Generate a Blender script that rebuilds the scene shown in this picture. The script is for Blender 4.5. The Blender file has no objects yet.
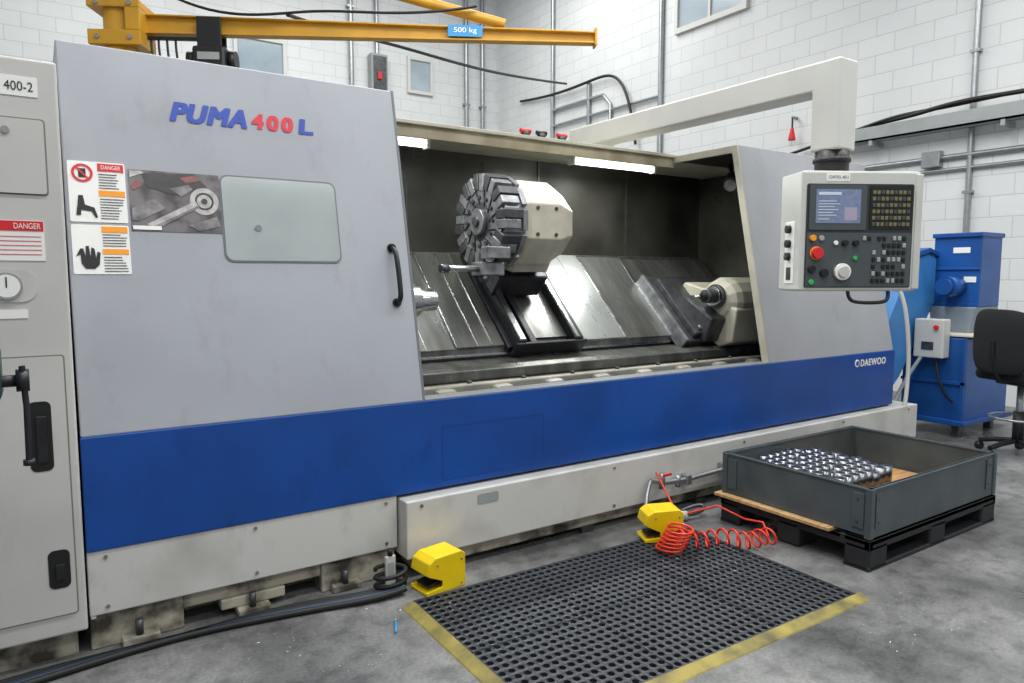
import bpy, bmesh, math, random
from mathutils import Vector, Matrix
random.seed(4)
SC=bpy.context.scene; COL=SC.collection
SC.view_settings.view_transform='Standard'

# ------------------------------------------------------------ materials
def srgb(h):
    h=h.lstrip('#'); v=[int(h[i:i+2],16)/255 for i in (0,2,4)]
    return tuple(((c/12.92) if c<=.04045 else ((c+.055)/1.055)**2.4) for c in v)+(1,)
MATS={}
def mat(name,col,rough=.5,metal=0,var=.0,scale=3,col2=None,bump=0,bscale=60,emit=0,stretch=None,rvar=0,detail=5,thr=(.35,.7),grime=0):
    if name in MATS: return MATS[name]
    m=bpy.data.materials.new(name); m.use_nodes=True; nt=m.node_tree; N=nt.nodes; L=nt.links
    b=N['Principled BSDF']; b.inputs['Roughness'].default_value=rough; b.inputs['Metallic'].default_value=metal
    c=srgb(col); b.inputs['Base Color'].default_value=c
    geo=N.new('ShaderNodeNewGeometry'); mp=N.new('ShaderNodeMapping')
    L.new(geo.outputs['Position'],mp.inputs['Vector'])
    if stretch: mp.inputs['Scale'].default_value=stretch
    nz=N.new('ShaderNodeTexNoise'); nz.inputs['Scale'].default_value=scale; nz.inputs['Detail'].default_value=detail
    L.new(mp.outputs[0],nz.inputs['Vector'])
    cr=N.new('ShaderNodeValToRGB'); cr.color_ramp.elements[0].position=thr[0]; cr.color_ramp.elements[1].position=thr[1]
    c2=srgb(col2) if col2 else tuple(x*(1-var) for x in c[:3])+(1,)
    cr.color_ramp.elements[0].color=c; cr.color_ramp.elements[1].color=c2
    L.new(nz.outputs['Fac'],cr.inputs[0])
    out=cr.outputs[0]
    if grime:
        g2=N.new('ShaderNodeTexNoise'); g2.inputs['Scale'].default_value=7; g2.inputs['Detail'].default_value=9; g2.inputs['Roughness'].default_value=.7
        m2=N.new('ShaderNodeMapping'); m2.inputs['Scale'].default_value=(1,1,.45); L.new(geo.outputs['Position'],m2.inputs[0]); L.new(m2.outputs[0],g2.inputs['Vector'])
        r2=N.new('ShaderNodeValToRGB'); r2.color_ramp.elements[0].position=.56; r2.color_ramp.elements[0].color=(1,1,1,1); r2.color_ramp.elements[1].position=.78; r2.color_ramp.elements[1].color=(.35,.32,.28,1)
        L.new(g2.outputs['Fac'],r2.inputs[0])
        mx=N.new('ShaderNodeMixRGB'); mx.blend_type='MULTIPLY'; mx.inputs[0].default_value=grime; L.new(out,mx.inputs[1]); L.new(r2.outputs[0],mx.inputs[2]); out=mx.outputs[0]
    L.new(out,b.inputs['Base Color'])
    if rvar:
        mr=N.new('ShaderNodeMapRange'); mr.inputs[3].default_value=max(0,rough-rvar); mr.inputs[4].default_value=min(1,rough+rvar)
        mr.inputs[1].default_value=.3; mr.inputs[2].default_value=.7
        L.new(nz.outputs['Fac'],mr.inputs[0]); L.new(mr.outputs[0],b.inputs['Roughness'])
    if bump:
        n2=N.new('ShaderNodeTexNoise'); n2.inputs['Scale'].default_value=bscale; L.new(mp.outputs[0],n2.inputs['Vector'])
        bp=N.new('ShaderNodeBump'); bp.inputs['Strength'].default_value=bump; bp.inputs['Distance'].default_value=.01
        L.new(n2.outputs['Fac'],bp.inputs['Height']); L.new(bp.outputs[0],b.inputs['Normal'])
    if emit:
        b.inputs['Emission Color'].default_value=c; b.inputs['Emission Strength'].default_value=emit
    MATS[name]=m; return m

GREY=mat('door_grey_paint','#a5a8b0',.42,var=.16,scale=1.3,bump=.03,bscale=160,grime=.25)
GREYR=mat('cover_grey_paint','#a0a2a7',.45,var=.16,scale=1.6,bump=.03,bscale=160,grime=.25)
WHITE=mat('cabinet_offwhite','#c9c8c4',.45,var=.12,scale=2.2,grime=.15)
BASEW=mat('base_offwhite','#c8c7c3',.5,col2='#adaba5',scale=3.5,thr=(.5,.8),grime=.4)
BLUE=mat('band_blue','#07489c',.36,var=.25,scale=2.5,bump=.02,grime=.5)
CBLUE=mat('conveyor_blue','#17529c',.4,var=.3,scale=4)
LBLUE=mat('chute_blue','#3f82c4',.4,var=.2,scale=4)
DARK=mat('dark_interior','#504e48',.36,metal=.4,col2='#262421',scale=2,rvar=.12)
DARKER=mat('cover_inside_dark','#1d1d1c',.5,col2='#2b2a28',scale=5)  # near-black stand-in for the dimness inside the right cover
STEEL=mat('bright_steel','#c4c6c7',.26,metal=1,var=.3,scale=9,rvar=.08)
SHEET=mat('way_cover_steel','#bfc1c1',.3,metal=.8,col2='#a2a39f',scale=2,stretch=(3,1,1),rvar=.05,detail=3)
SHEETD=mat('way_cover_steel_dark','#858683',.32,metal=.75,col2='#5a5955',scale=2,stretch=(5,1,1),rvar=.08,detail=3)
TURD=mat('turret_steel','#9fa1a4',.36,metal=.7,col2='#6b6c6e',scale=14)
TURB=mat('turret_block_dark','#5a5b5e',.38,metal=.6,var=.45,scale=20)
SLID=mat('slide_dark','#35353a',.4,metal=.5,var=.4,scale=20)
BEIGE=mat('casting_beige','#bfbaa9',.45,var=.22,scale=7)
LUG=mat('casting_grey','#98958a',.5,var=.4,scale=6)
TAN=mat('roof_tan','#a89f86',.55,col2='#857a62',scale=6)
BLACK=mat('black_plastic','#151517',.45,var=.3,scale=20)
RUBBER=mat('black_rubber','#101114',.6,var=.3,scale=6)
MATR=mat('mat_rubber','#2b2e34',.42,col2='#22252b',scale=3)
YEL=mat('pedal_yellow','#eccb0a',.4,var=.12,scale=8)
JIB=mat('jib_yellow','#cb9828',.45,var=.2,scale=4)
BORD=mat('mat_border_yellow','#978840',.6,col2='#55502f',scale=9)
RED=mat('hose_red','#d8341c',.35,var=.1)
LRED=mat('label_red','#d2202a',.5); LORG=mat('label_orange','#f19a1a',.5); LWH=mat('label_white','#ebebe8',.5)
LBLK=mat('label_black','#141414',.5); LOGOB=mat('logo_blue','#1b3fa6',.4); LOGOR=mat('logo_red','#cf2136',.4)
CHIP=mat('swarf_bright','#c9cbcc',.35,metal=.7)
ALU=mat('pipe_galvanised','#a9adaf',.35,metal=.8,var=.2,scale=15)
TRAYM=mat('tray_grey','#9aa09f',.5,var=.15,scale=4)
BIN=mat('bin_grey','#4e585c',.4,var=.3,scale=5,grime=.4)
PALL=mat('pallet_black','#222326',.6,var=.3,scale=6)
WOOD=mat('ply_wood','#b98f60',.6,col2='#97693d',scale=5,stretch=(1,8,1))
WOODP=mat('plank_pale','#c9a675',.6,col2='#a9845a',scale=5,stretch=(1,8,1))
GLASSP=mat('window_panel','#a3acac',.12,var=.15,scale=3)
FRAME=mat('window_gasket','#6b6f74',.5)
PEND=mat('pendant_white','#c6c6c1',.4,var=.1)
PANEL=mat('pendant_panel','#2a2e32',.4); PANELG=mat('pendant_panel_grey','#474e51',.4)
SCREEN=mat('lcd_screen','#717c96',.2,emit=.22,col2='#5d6b8c',scale=40)
TUBE=mat('fluorescent_tube','#f4fff8',.3,emit=9)
BLUEL=mat('sign_blue','#2f8ac4',.5)
CHAIR=mat('chair_fabric','#16171a',.85,var=.3,scale=60)
FRWH=mat('window_frame','#cfcec9',.5)
SKYG=mat('window_glass_daylight','#a4afb6',.15,emit=.15,col2='#7f8f9b',scale=1.2)
TEAL=mat('vice_paint','#2f4a4c',.45,metal=.3,var=.3,scale=14)
DIRTY=mat('dirty_base','#aca696',.7,col2='#3f3a30',scale=7,thr=(.42,.6))

def wallmat(name,comp):
    m=bpy.data.materials.new(name); m.use_nodes=True; nt=m.node_tree; N=nt.nodes; L=nt.links; b=N['Principled BSDF']
    g=N.new('ShaderNodeNewGeometry'); s=N.new('ShaderNodeSeparateXYZ'); c=N.new('ShaderNodeCombineXYZ')
    L.new(g.outputs['Position'],s.inputs[0]); L.new(s.outputs[comp],c.inputs[0]); L.new(s.outputs[2],c.inputs[1])
    br=N.new('ShaderNodeTexBrick'); br.inputs['Scale'].default_value=1; br.inputs['Brick Width'].default_value=.45
    br.inputs['Row Height'].default_value=.225; br.inputs['Mortar Size'].default_value=.008; br.inputs['Mortar Smooth'].default_value=.5
    br.inputs['Color1'].default_value=srgb('#dbdddd'); br.inputs['Color2'].default_value=srgb('#d7d9d9'); br.inputs['Mortar'].default_value=srgb('#c6c8c8')
    L.new(c.outputs[0],br.inputs['Vector'])
    nz=N.new('ShaderNodeTexNoise'); nz.inputs['Scale'].default_value=.7; nz.inputs['Detail'].default_value=6; L.new(g.outputs['Position'],nz.inputs['Vector'])
    mx=N.new('ShaderNodeMixRGB'); mx.blend_type='MULTIPLY'; mx.inputs[0].default_value=.35
    L.new(br.outputs['Color'],mx.inputs[1])
    cr=N.new('ShaderNodeValToRGB'); cr.color_ramp.elements[0].color=(.75,.75,.75,1); cr.color_ramp.elements[0].position=.3; cr.color_ramp.elements[1].position=.6
    L.new(nz.outputs['Fac'],cr.inputs[0]); L.new(cr.outputs[0],mx.inputs[2])
    L.new(mx.outputs[0],b.inputs['Base Color'])
    bp=N.new('ShaderNodeBump'); bp.inputs['Strength'].default_value=.3; bp.inputs['Distance'].default_value=.008; bp.invert=True
    L.new(br.outputs['Fac'],bp.inputs['Height']); L.new(bp.outputs[0],b.inputs['Normal']); b.inputs['Roughness'].default_value=.6
    return m
def floormat():
    m=bpy.data.materials.new('concrete_floor'); m.use_nodes=True; nt=m.node_tree; N=nt.nodes; L=nt.links; b=N['Principled BSDF']
    g=N.new('ShaderNodeNewGeometry')
    def noise(s,d=8,r=.6):
        n=N.new('ShaderNodeTexNoise'); n.inputs['Scale'].default_value=s; n.inputs['Detail'].default_value=d; n.inputs['Roughness'].default_value=r
        L.new(g.outputs['Position'],n.inputs['Vector']); return n
    a=noise(1.1); c=noise(11); v=noise(70,4)
    r1=N.new('ShaderNodeValToRGB'); e=r1.color_ramp.elements; e[0].position=.38; e[0].color=srgb('#555655'); e[1].position=.66; e[1].color=srgb('#8b8b8a')
    L.new(a.outputs['Fac'],r1.inputs[0])
    r2=N.new('ShaderNodeValToRGB'); e=r2.color_ramp.elements; e[0].position=.34; e[0].color=(.35,.35,.36,1); e[1].position=.54; e[1].color=(1,1,1,1)
    L.new(c.outputs['Fac'],r2.inputs[0])
    r3=N.new('ShaderNodeValToRGB'); e=r3.color_ramp.elements; e[0].position=.35; e[0].color=(.55,.55,.55,1); e[1].position=.62; e[1].color=(1,1,1,1)
    L.new(v.outputs['Fac'],r3.inputs[0])
    m1=N.new('ShaderNodeMixRGB'); m1.blend_type='MULTIPLY'; m1.inputs[0].default_value=.6; L.new(r1.outputs[0],m1.inputs[1]); L.new(r2.outputs[0],m1.inputs[2])
    m2=N.new('ShaderNodeMixRGB'); m2.blend_type='MULTIPLY'; m2.inputs[0].default_value=.6; L.new(m1.outputs[0],m2.inputs[1]); L.new(r3.outputs[0],m2.inputs[2])
    L.new(m2.outputs[0],b.inputs['Base Color'])
    rr=N.new('ShaderNodeMapRange'); rr.inputs[1].default_value=.35; rr.inputs[2].default_value=.65; rr.inputs[3].default_value=.22; rr.inputs[4].default_value=.55
    L.new(a.outputs['Fac'],rr.inputs[0]); L.new(rr.outputs[0],b.inputs['Roughness'])
    bp=N.new('ShaderNodeBump'); bp.inputs['Strength'].default_value=.15; bp.inputs['Distance'].default_value=.01; L.new(v.outputs['Fac'],bp.inputs['Height']); L.new(bp.outputs[0],b.inputs['Normal'])
    return m

# ------------------------------------------------------------ builders
XF=Matrix.Identity(4)
def frame(M=None):
    global XF; XF=M if M else Matrix.Identity(4)
def root(name,loc=(0,0,0)):
    e=bpy.data.objects.new(name,None); e.empty_display_size=.1; e.location=loc; COL.objects.link(e); return e
def mesh(r,name,V,F,m,bev=0,smooth=False,seg=2):
    me=bpy.data.meshes.new(name); o=Vector(r.location) if r else Vector()
    me.from_pydata([tuple((XF@Vector(v))-o) for v in V],[],F); 
    bm=bmesh.new(); bm.from_mesh(me); bmesh.ops.recalc_face_normals(bm,faces=bm.faces); bm.to_mesh(me); bm.free()
    me.materials.append(m); ob=bpy.data.objects.new(name,me); COL.objects.link(ob)
    if r: ob.parent=r
    if smooth:
        for p in me.polygons: p.use_smooth=len(p.vertices)<=4
    if bev:
        b=ob.modifiers.new('bevel','BEVEL'); b.width=bev; b.segments=seg; b.limit_method='ANGLE'; b.angle_limit=math.radians(35)
    return ob
def boxVF(x0,x1,y0,y1,z0,z1,V,F):
    i=len(V); V+=[(x0,y0,z0),(x1,y0,z0),(x1,y1,z0),(x0,y1,z0),(x0,y0,z1),(x1,y0,z1),(x1,y1,z1),(x0,y1,z1)]
    F+=[tuple(i+k for k in q) for q in ((0,3,2,1),(4,5,6,7),(0,1,5,4),(1,2,6,5),(2,3,7,6),(3,0,4,7))]
def box(r,name,x0,x1,y0,y1,z0,z1,m,bev=0):
    V=[];F=[]; boxVF(x0,x1,y0,y1,z0,z1,V,F); return mesh(r,name,V,F,m,bev)
def boxes(r,name,bs,m,bev=0):
    V=[];F=[]
    for b in bs: boxVF(*b,V,F)
    return mesh(r,name,V,F,m,bev)
def cylVF(p0,p1,r0,r1,n,V,F):
    p0=Vector(p0);p1=Vector(p1);d=(p1-p0).normalized(); a=d.orthogonal().normalized(); b=d.cross(a); i=len(V)
    for p,rr in ((p0,r0),(p1,r1)):
        for k in range(n):
            t=2*math.pi*k/n; V.append(tuple(p+rr*(math.cos(t)*a+math.sin(t)*b)))
    for k in range(n): F.append((i+k,i+(k+1)%n,i+n+(k+1)%n,i+n+k))
    F.append(tuple(i+k for k in range(n))[::-1]); F.append(tuple(i+n+k for k in range(n)))
def cyl(r,name,p0,p1,rad,m,n=28,r2=None,bev=0):
    V=[];F=[]; cylVF(p0,p1,rad,rad if r2 is None else r2,n,V,F); return mesh(r,name,V,F,m,bev,smooth=True)
def cyls(r,name,cs,m,n=16,bev=0):
    V=[];F=[]
    for c in cs: cylVF(c[0],c[1],c[2],c[3] if len(c)>3 else c[2],n,V,F)
    return mesh(r,name,V,F,m,bev,smooth=True)
def prism(r,name,ax,poly,lo,hi,m,bev=0,smooth=False):
    def P(a,b,c): return {'X':(c,a,b),'Y':(a,c,b),'Z':(a,b,c)}[ax]
    n=len(poly); V=[P(a,b,lo) for a,b in poly]+[P(a,b,hi) for a,b in poly]
    F=[tuple(range(n))[::-1],tuple(range(n,2*n))]+[(k,(k+1)%n,n+(k+1)%n,n+k) for k in range(n)]
    return mesh(r,name,V,F,m,bev,smooth)
def tomesh(ob,r,m):
    dg=bpy.context.evaluated_depsgraph_get(); dg.update()
    me=bpy.data.meshes.new_from_object(ob.evaluated_get(dg)); n=ob.name; 
    bpy.data.objects.remove(ob); me.materials.clear(); me.materials.append(m)
    o=bpy.data.objects.new(n,me); COL.objects.link(o)
    if r: o.parent=r
    return o
def tube(r,name,pts,rad,m,kind='POLY',res=3,cyc=False):
    cu=bpy.data.curves.new(name,'CURVE'); cu.dimensions='3D'; cu.bevel_depth=rad; cu.bevel_resolution=res; cu.use_fill_caps=True
    o=Vector(r.location) if r else Vector()
    s=cu.splines.new('POLY' if kind=='POLY' else 'NURBS'); s.points.add(len(pts)-1)
    for p,q in zip(s.points,pts): p.co=tuple((XF@Vector(q))-o)+(1,)
    if kind!='POLY': s.use_endpoint_u=True; s.order_u=4; s.resolution_u=8
    s.use_cyclic_u=cyc
    ob=bpy.data.objects.new(name,cu); COL.objects.link(ob); ob=tomesh(ob,r,m)
    for p in ob.data.polygons: p.use_smooth=True
    return ob
def yS(z): return 2.96+.209*(z-.82)
def PL(p,z): return yS(z) if p=='S' else p
def rpanel(r,name,pl,x0,x1,z0,z1,off,th,m,rad=0):
    pts=[]
    if rad:
        for cx,cz,a0 in ((x1-rad,z1-rad,0),(x0+rad,z1-rad,90),(x0+rad,z0+rad,180),(x1-rad,z0+rad,270)):
            for k in range(7):
                t=math.radians(a0+k*15); pts.append((cx+rad*math.cos(t),cz+rad*math.sin(t)))
    else: pts=[(x1,z1),(x0,z1),(x0,z0),(x1,z0)]
    n=len(pts); V=[(x,PL(pl,z)-off,z) for x,z in pts]+[(x,PL(pl,z)-off+th,z) for x,z in pts]
    F=[tuple(range(n)),tuple(range(n,2*n))[::-1]]+[(k,(k+1)%n,n+(k+1)%n,n+k) for k in range(n)]
    return mesh(r,name,V,F,m)
def text(r,name,s,pl,x0,x1,z0,z1,off,m,shear=0,bold=0,sp=1.12):
    cu=bpy.data.curves.new(name,'FONT'); cu.body=s; cu.shear=shear; cu.extrude=0
    if bold: cu.space_character=sp
    ob=bpy.data.objects.new(name,cu); COL.objects.link(ob)
    dg=bpy.context.evaluated_depsgraph_get(); dg.update(); me=bpy.data.meshes.new_from_object(ob.evaluated_get(dg)); bpy.data.objects.remove(ob)
    xs=[v.co.x for v in me.vertices]; ys=[v.co.y for v in me.vertices]; a,b=min(xs),max(xs); c,d=min(ys),max(ys)
    V=[];F=[]
    shifts=[(0,0)] if not bold else [(dx*bold,dz*bold) for dx in (-1,-.5,0,.5,1) for dz in (-.5,0,.5)]
    for n_,(dx,dz) in enumerate(shifts):
        i=len(V)
        for v in me.vertices:
            x=x0+(v.co.x-a)/(b-a)*(x1-x0)+dx; z=z0+(v.co.y-c)/(d-c)*(z1-z0)+dz
            V.append((x,PL(pl,z)-off-n_*.00004,z))
        F+=[tuple(i+q for q in p.vertices) for p in me.polygons]
    return mesh(r,name,V,F,m)

# ------------------------------------------------------------ room
def solo(name,x0,x1,y0,y1,z0,z1,m):
    return box(None,name,x0,x1,y0,y1,z0,z1,m)
solo('floor',-6,8.6,-5,13.5,-.1,0,floormat())
solo('wall_right',8.6,8.8,-5,13.5,0,8,wallmat('painted_block_right',1))
solo('wall_back',-6,8.8,13.5,13.7,0,8,wallmat('painted_block_back',0))
def win_back(name,x0,x1,z0,z1,nx=2):
    r=root(name,((x0+x1)/2,13.5,z0)); b=[(x0,x1,13.44,13.5,z0-.06,z0),(x0,x1,13.44,13.5,z1,z1+.06),(x0-.06,x0,13.44,13.5,z0-.06,z1+.06),(x1,x1+.06,13.44,13.5,z0-.06,z1+.06)]
    for k in range(1,nx): xx=x0+(x1-x0)*k/nx; b.append((xx-.02,xx+.02,13.45,13.5,z0,z1))
    boxes(r,'frame',b,FRWH); box(r,'pane',x0,x1,13.48,13.5,z0,z1,SKYG)
win_back('window_1',3.15,3.95,4.75,5.6,1); win_back('window_2',6.5,6.95,5.15,5.75,1)
def win_right(name,y0,y1,z0,z1):
    r=root(name,(8.6,(y0+y1)/2,z0)); X0,X1=8.54,8.6
    b=[(X0,X1,y0,y1,z0-.08,z0),(X0,X1,y0,y1,z1,z1+.06),(X0,X1,y0-.06,y0,z0-.08,z1+.06),(X0,X1,y1,y1+.06,z0-.08,z1+.06),(X0+.01,X1,(y0+y1)/2-.02,(y0+y1)/2+.02,z0,z1)]
    boxes(r,'frame',b,FRWH); box(r,'pane',8.58,8.6,y0,y1,z0,z1,SKYG)
win_right('window_3',6.9,8.15,5.25,6.3)
# services on right wall: tray with its cables and conduits
r=root('cable_tray',(8.45,3,3.0))
boxes(r,'tray_body',[(8.34,8.52,-2,5.3,3.0,3.02),(8.34,8.36,-2,5.3,3.0,3.16),(8.50,8.52,-2,5.3,3.0,3.16)],TRAYM)
boxes(r,'tray_brackets',[(8.34,8.598,y,y+.04,2.94,3.0) for y in (-1,.5,2,3.4,4.8)],TRAYM)
tube(r,'cable_1',[(8.5,5.6,3.05),(8.48,5.0,3.22),(8.42,4.4,3.2),(8.40,3.9,3.3),(8.42,3.2,3.25),(8.43,0,3.2)],.025,BLACK,'N')
tube(r,'cable_2',[(8.52,6.2,3.0),(8.46,5.3,3.12),(8.43,4.6,3.28),(8.41,4.1,3.22),(8.43,3.0,3.3),(8.43,0,3.22)],.02,BLACK,'N')
tube(r,'cable_3',[(8.55,6.6,2.6),(8.5,5.6,2.98),(8.45,4.9,3.1),(8.41,4.2,3.12),(8.40,3.0,3.1),(8.40,0,3.1)],.02,BLACK,'N')
tube(r,'pipe_vertical',[(8.565,3.81,0),(8.565,3.81,7.5)],.03,ALU); tube(r,'pipe_low',[(8.565,5.5,2.72),(8.565,-2,2.72)],.03,ALU); tube(r,'pipe_lower',[(8.565,4.6,2.58),(8.565,-2,2.58)],.022,ALU)
tube(r,'pipe_drop',[(8.565,4.6,2.58),(8.565,4.62,2.4),(8.565,4.62,0)],.022,ALU)
box(r,'junction_box',8.5,8.598,4.1,4.3,2.62,2.8,ALU,.008); boxes(r,'conduit_clips',[(8.53,8.598,3.76,3.86,z,z+.03) for z in (1.5,2.3,3.8,4.6,5.4)],ALU)
r=root('conduit_pipe',(8.55,8.5,3))
for n,y in enumerate((8.5,10.3,11.4)): tube(r,'pipe_%d'%n,[(8.555,y,0),(8.555,y,7.6 if n!=1 else 4.9)],.04,ALU)
tube(r,'pipe_branch',[(8.55,11.4,4.6),(8.55,9.9,4.6),(8.55,9.7,4.4),(8.55,9.7,3.0)],.03,ALU)
tube(r,'pipe_branch_2',[(8.55,11.4,4.3),(8.55,10.6,4.3),(8.55,8.5,4.3)],.025,ALU)
tube(r,'cable_run',[(8.55,12.5,5.0),(8.5,10.9,4.8),(8.5,9.7,5.05),(8.5,9.2,4.7),(8.5,9.0,3.6)],.025,BLACK,'N')
for x in (5.25,7.8,8.2):
    r=root('conduit_pipe',(x,13.45,0)); tube(r,'pipe',[(x,13.44,0),(x,13.44,7.8)],.045,ALU); boxes(r,'clips',[(x-.07,x+.07,13.40,13.498,z,z+.04) for z in (2,3.5,5,6.5)],ALU)
r=root('distribution_box',(5.75,13.4,4.7)); box(r,'case',5.6,5.95,13.3,13.498,4.9,5.7,TRAYM,.02); box(r,'door_panel',5.64,5.91,13.28,13.3,4.95,5.65,TURB,.01); box(r,'switch',5.72,5.8,13.25,13.28,5.2,5.35,LRED,.01)
tube(r,'feed_pipe',[(5.78,13.44,5.7),(5.78,13.44,7.8)],.04,ALU)
r=root('stop_pull_knob',(8.55,6.0,3.25)); cyl(r,'rod',(8.598,6.0,3.5),(8.5,6.0,3.5),.02,ALU); tube(r,'cord',[(8.5,6.0,3.5),(8.5,6.0,3.3)],.012,BLACK); cyl(r,'knob',(8.5,6.0,3.2),(8.5,6.0,3.36),.05,LRED,20,r2=.02,bev=.01)

# ------------------------------------------------------------ jib crane
r=root('jib_crane',(.7,7.0,0))
A=Vector((.7,7.0,0));B=Vector((4.25,5.04,0)); dv=(B-A); Ln=dv.length; dv.normalize(); ang=math.atan2(dv.y,dv.x)
frame(Matrix.Translation((.7,7.0,0))@Matrix.Rotation(ang,4,'Z'))
def tbeam(nm,y0,y1,fz0,fz1):
    V=[];h=[(0.1,.0),(Ln,1)]
    for x,t in h:
        zb0,zt0=fz0(t),fz1(t); V+=[(x,y0,zb0),(x,y1,zb0),(x,y1,zt0),(x,y0,zt0)]
    return mesh(r,nm,V,[(0,1,2,3),(7,6,5,4),(0,4,5,1),(1,5,6,2),(2,6,7,3),(3,7,4,0)],JIB,.004)
bot=lambda t:3.43+.02*t; top=lambda t:3.59-.04*t
tbeam('beam_web',-.006,.006,bot,top); tbeam('beam_bottom_flange',-.05,.05,bot,lambda t:bot(t)+.014); tbeam('beam_top_flange',-.05,.05,lambda t:top(t)-.014,top)
box(r,'end_plate',Ln-.01,Ln+.01,-.06,.06,3.43,3.58,JIB,.004)
cyl(r,'column',(0,0,0),(0,0,4.6),.13,JIB,32); box(r,'base_plate',-.3,.3,-.3,.3,0,.03,JIB,.005)
boxes(r,'pivot_brackets',[(-.2,.22,-.16,.16,3.30,3.42),(-.2,.22,-.16,.16,3.6,3.66),(.1,.22,-.16,.16,3.42,3.6),(-.2,.2,-.16,.16,4.3,4.36)],JIB,.006)
cyls(r,'bracket_bolts',[((x,-.175,z),(x,-.16,z),.018) for x in (-.12,.14) for z in (3.36,3.63)],ALU)
tube(r,'tie_rod',[(.1,0,4.36),(3.25,0,3.6)],.045,JIB)
box(r,'load_sign',2.75,3.05,-.062,-.052,3.47,3.565,BLUEL); 
text(r,'load_sign_text','500 kg',-.062,2.8,3.0,3.49,3.545,.003,LWH,0)
tube(r,'festoon_cable',[(.4,-.08,3.75),(.9,-.1,3.5),(1.6,-.08,3.72),(2.4,-.08,3.6),(3.0,-.08,3.72)],.012,BLACK,'N')
frame()
r=root('power_cable',(4.5,8.1,4.2)); tube(r,'cable',[(1.9,6.3,3.62),(2.53,7.0,3.80),(3.4,7.6,4.0),(4.5,8.17,4.1),(6.2,9.4,4.45),(8.5,10.9,5.0)],.02,BLACK,'N')
r=root('chain_hoist',(1.35,6.64,3.13)); frame(Matrix.Translation((1.35,6.64,3.13))@Matrix.Rotation(ang,4,'Z'))
box(r,'motor_body',-.14,.14,-.11,.11,.0,.20,BLACK,.03); cyl(r,'motor_end',(.14,0,.10),(.2,0,.10),.08,BLACK); cyl(r,'gear_end',(-.2,0,.10),(-.14,0,.10),.07,BLACK)
boxes(r,'trolley',[(-.1,.1,-.08,-.06,.15,.44),(-.1,.1,.06,.08,.15,.44)],BLACK,.005)
cyls(r,'trolley_wheels',[((-.06,-.06,.34),(-.06,-.02,.34),.03),((.06,-.06,.34),(.06,-.02,.34),.03),((-.06,.02,.34),(-.06,.06,.34),.03),((.06,.02,.34),(.06,.06,.34),.03)],ALU)
for k,x in enumerate((-.30,-.37,-.44,-.5)): tube(r,'hook_chain_%d'%k,[(x,0,.27),(x,0,.08),(x+.03,0,.0),(x+.05,0,.04)],.01,BLACK,'N')
boxes(r,'chain_hanger',[(-.54,-.1,-.02,.02,.26,.285)],BLACK,.004)
boxes(r,'nameplate',[(-.09,.09,-.116,-.11,.08,.14)],TRAYM); box(r,'chain_bag',-.08,.08,-.07,.07,-.07,0,BLACK,.02)
frame()

# ------------------------------------------------------------ CNC lathe
M=root('cnc_lathe',(2.85,3.7,0)); SUBS=[]
def sub(name,loc): e=root(name,loc); SUBS.append(e); return e
box(M,'blue_band',.10,5.60,2.955,3.0,.387,.815,BLUE,.004)
def outline(r,nm,y,x0,x1,z0,z1,w,m):
    boxes(r,nm,[(x0,x1,y-.001,y+.002,z0,z0+w),(x0,x1,y-.001,y+.002,z1-w,z1),(x0,x0+w,y-.001,y+.002,z0,z1),(x1-w,x1,y-.001,y+.002,z0,z1)],m)
LINE=mat('panel_gap_dark','#083a80',.5)
outline(M,'band_hatch',2.955,1.57,2.17,.42,.68,.003,LINE)
def prof(o,i,zb=.815,yb=3.85,zt=2.29):
    z=zt-o; z2=zt-i
    return [(yS(zb)+o,zb),(yS(z)+o,z),(yb,z),(yb,z2),(yS(z2)+i,z2),(yS(zb)+i,zb)]
D=sub('sliding_door',(.8,3.0,.815))
prism(D,'door_shell','X',prof(0,.035),.102,1.479,GREY,.006)
prism(D,'door_edge_trim','X',prof(-.002,.045),1.472,1.486,FRAME,.003)
rpanel(D,'window_gasket','S',.648,1.145,1.455,1.818,.004,.01,FRAME,.035)
rpanel(D,'window_glass','S',.655,1.138,1.462,1.811,.006,.01,GLASSP,.03)
cyl(D,'window_bolt',(.79,yS(1.6)-.012,1.6),(.79,yS(1.6),1.6),.014,STEEL)
text(D,'logo_name','PUMA','S',.485,.775,2.025,2.10,.004,LOGOB,.3,.006)
text(D,'logo_number','400','S',.805,.975,2.03,2.092,.004,LOGOR,.1,.005,1.35)
text(D,'logo_suffix','L','S',1.008,1.062,2.03,2.092,.004,LOGOB,.1,.006)
rpanel(D,'label_sheet_1','S',.115,.305,1.60,1.83,.003,.002,LWH,.006); rpanel(D,'label_sheet_2','S',.115,.305,1.405,1.59,.003,.002,LWH,.006)
rpanel(D,'label_danger','S',.213,.30,1.795,1.825,.005,.002,LRED); rpanel(D,'label_warn_1','S',.213,.30,1.70,1.722,.005,.002,LORG)
rpanel(D,'label_warn_2','S',.213,.30,1.562,1.585,.005,.002,LORG); rpanel(D,'label_warn_3','S',.213,.30,1.48,1.50,.005,.002,LORG)
text(D,'label_danger_text','DANGER','S',.225,.29,1.803,1.818,.007,LWH)
V=[];F=[]
for (za,zb) in ((1.73,1.785),(1.61,1.69),(1.51,1.555),(1.415,1.47)):
    z=zb
    while z>za:
        w=random.uniform(.055,.083); i=len(V); V+=[(.215,yS(z)-.0055,z),(.215+w,yS(z)-.0055,z),(.215+w,yS(z-.003)-.0055,z-.003),(.215,yS(z-.003)-.0055,z-.003)]; F.append((i,i+1,i+2,i+3)); z-=.0105
mesh(D,'label_small_print',V,F,LBLK)
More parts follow.
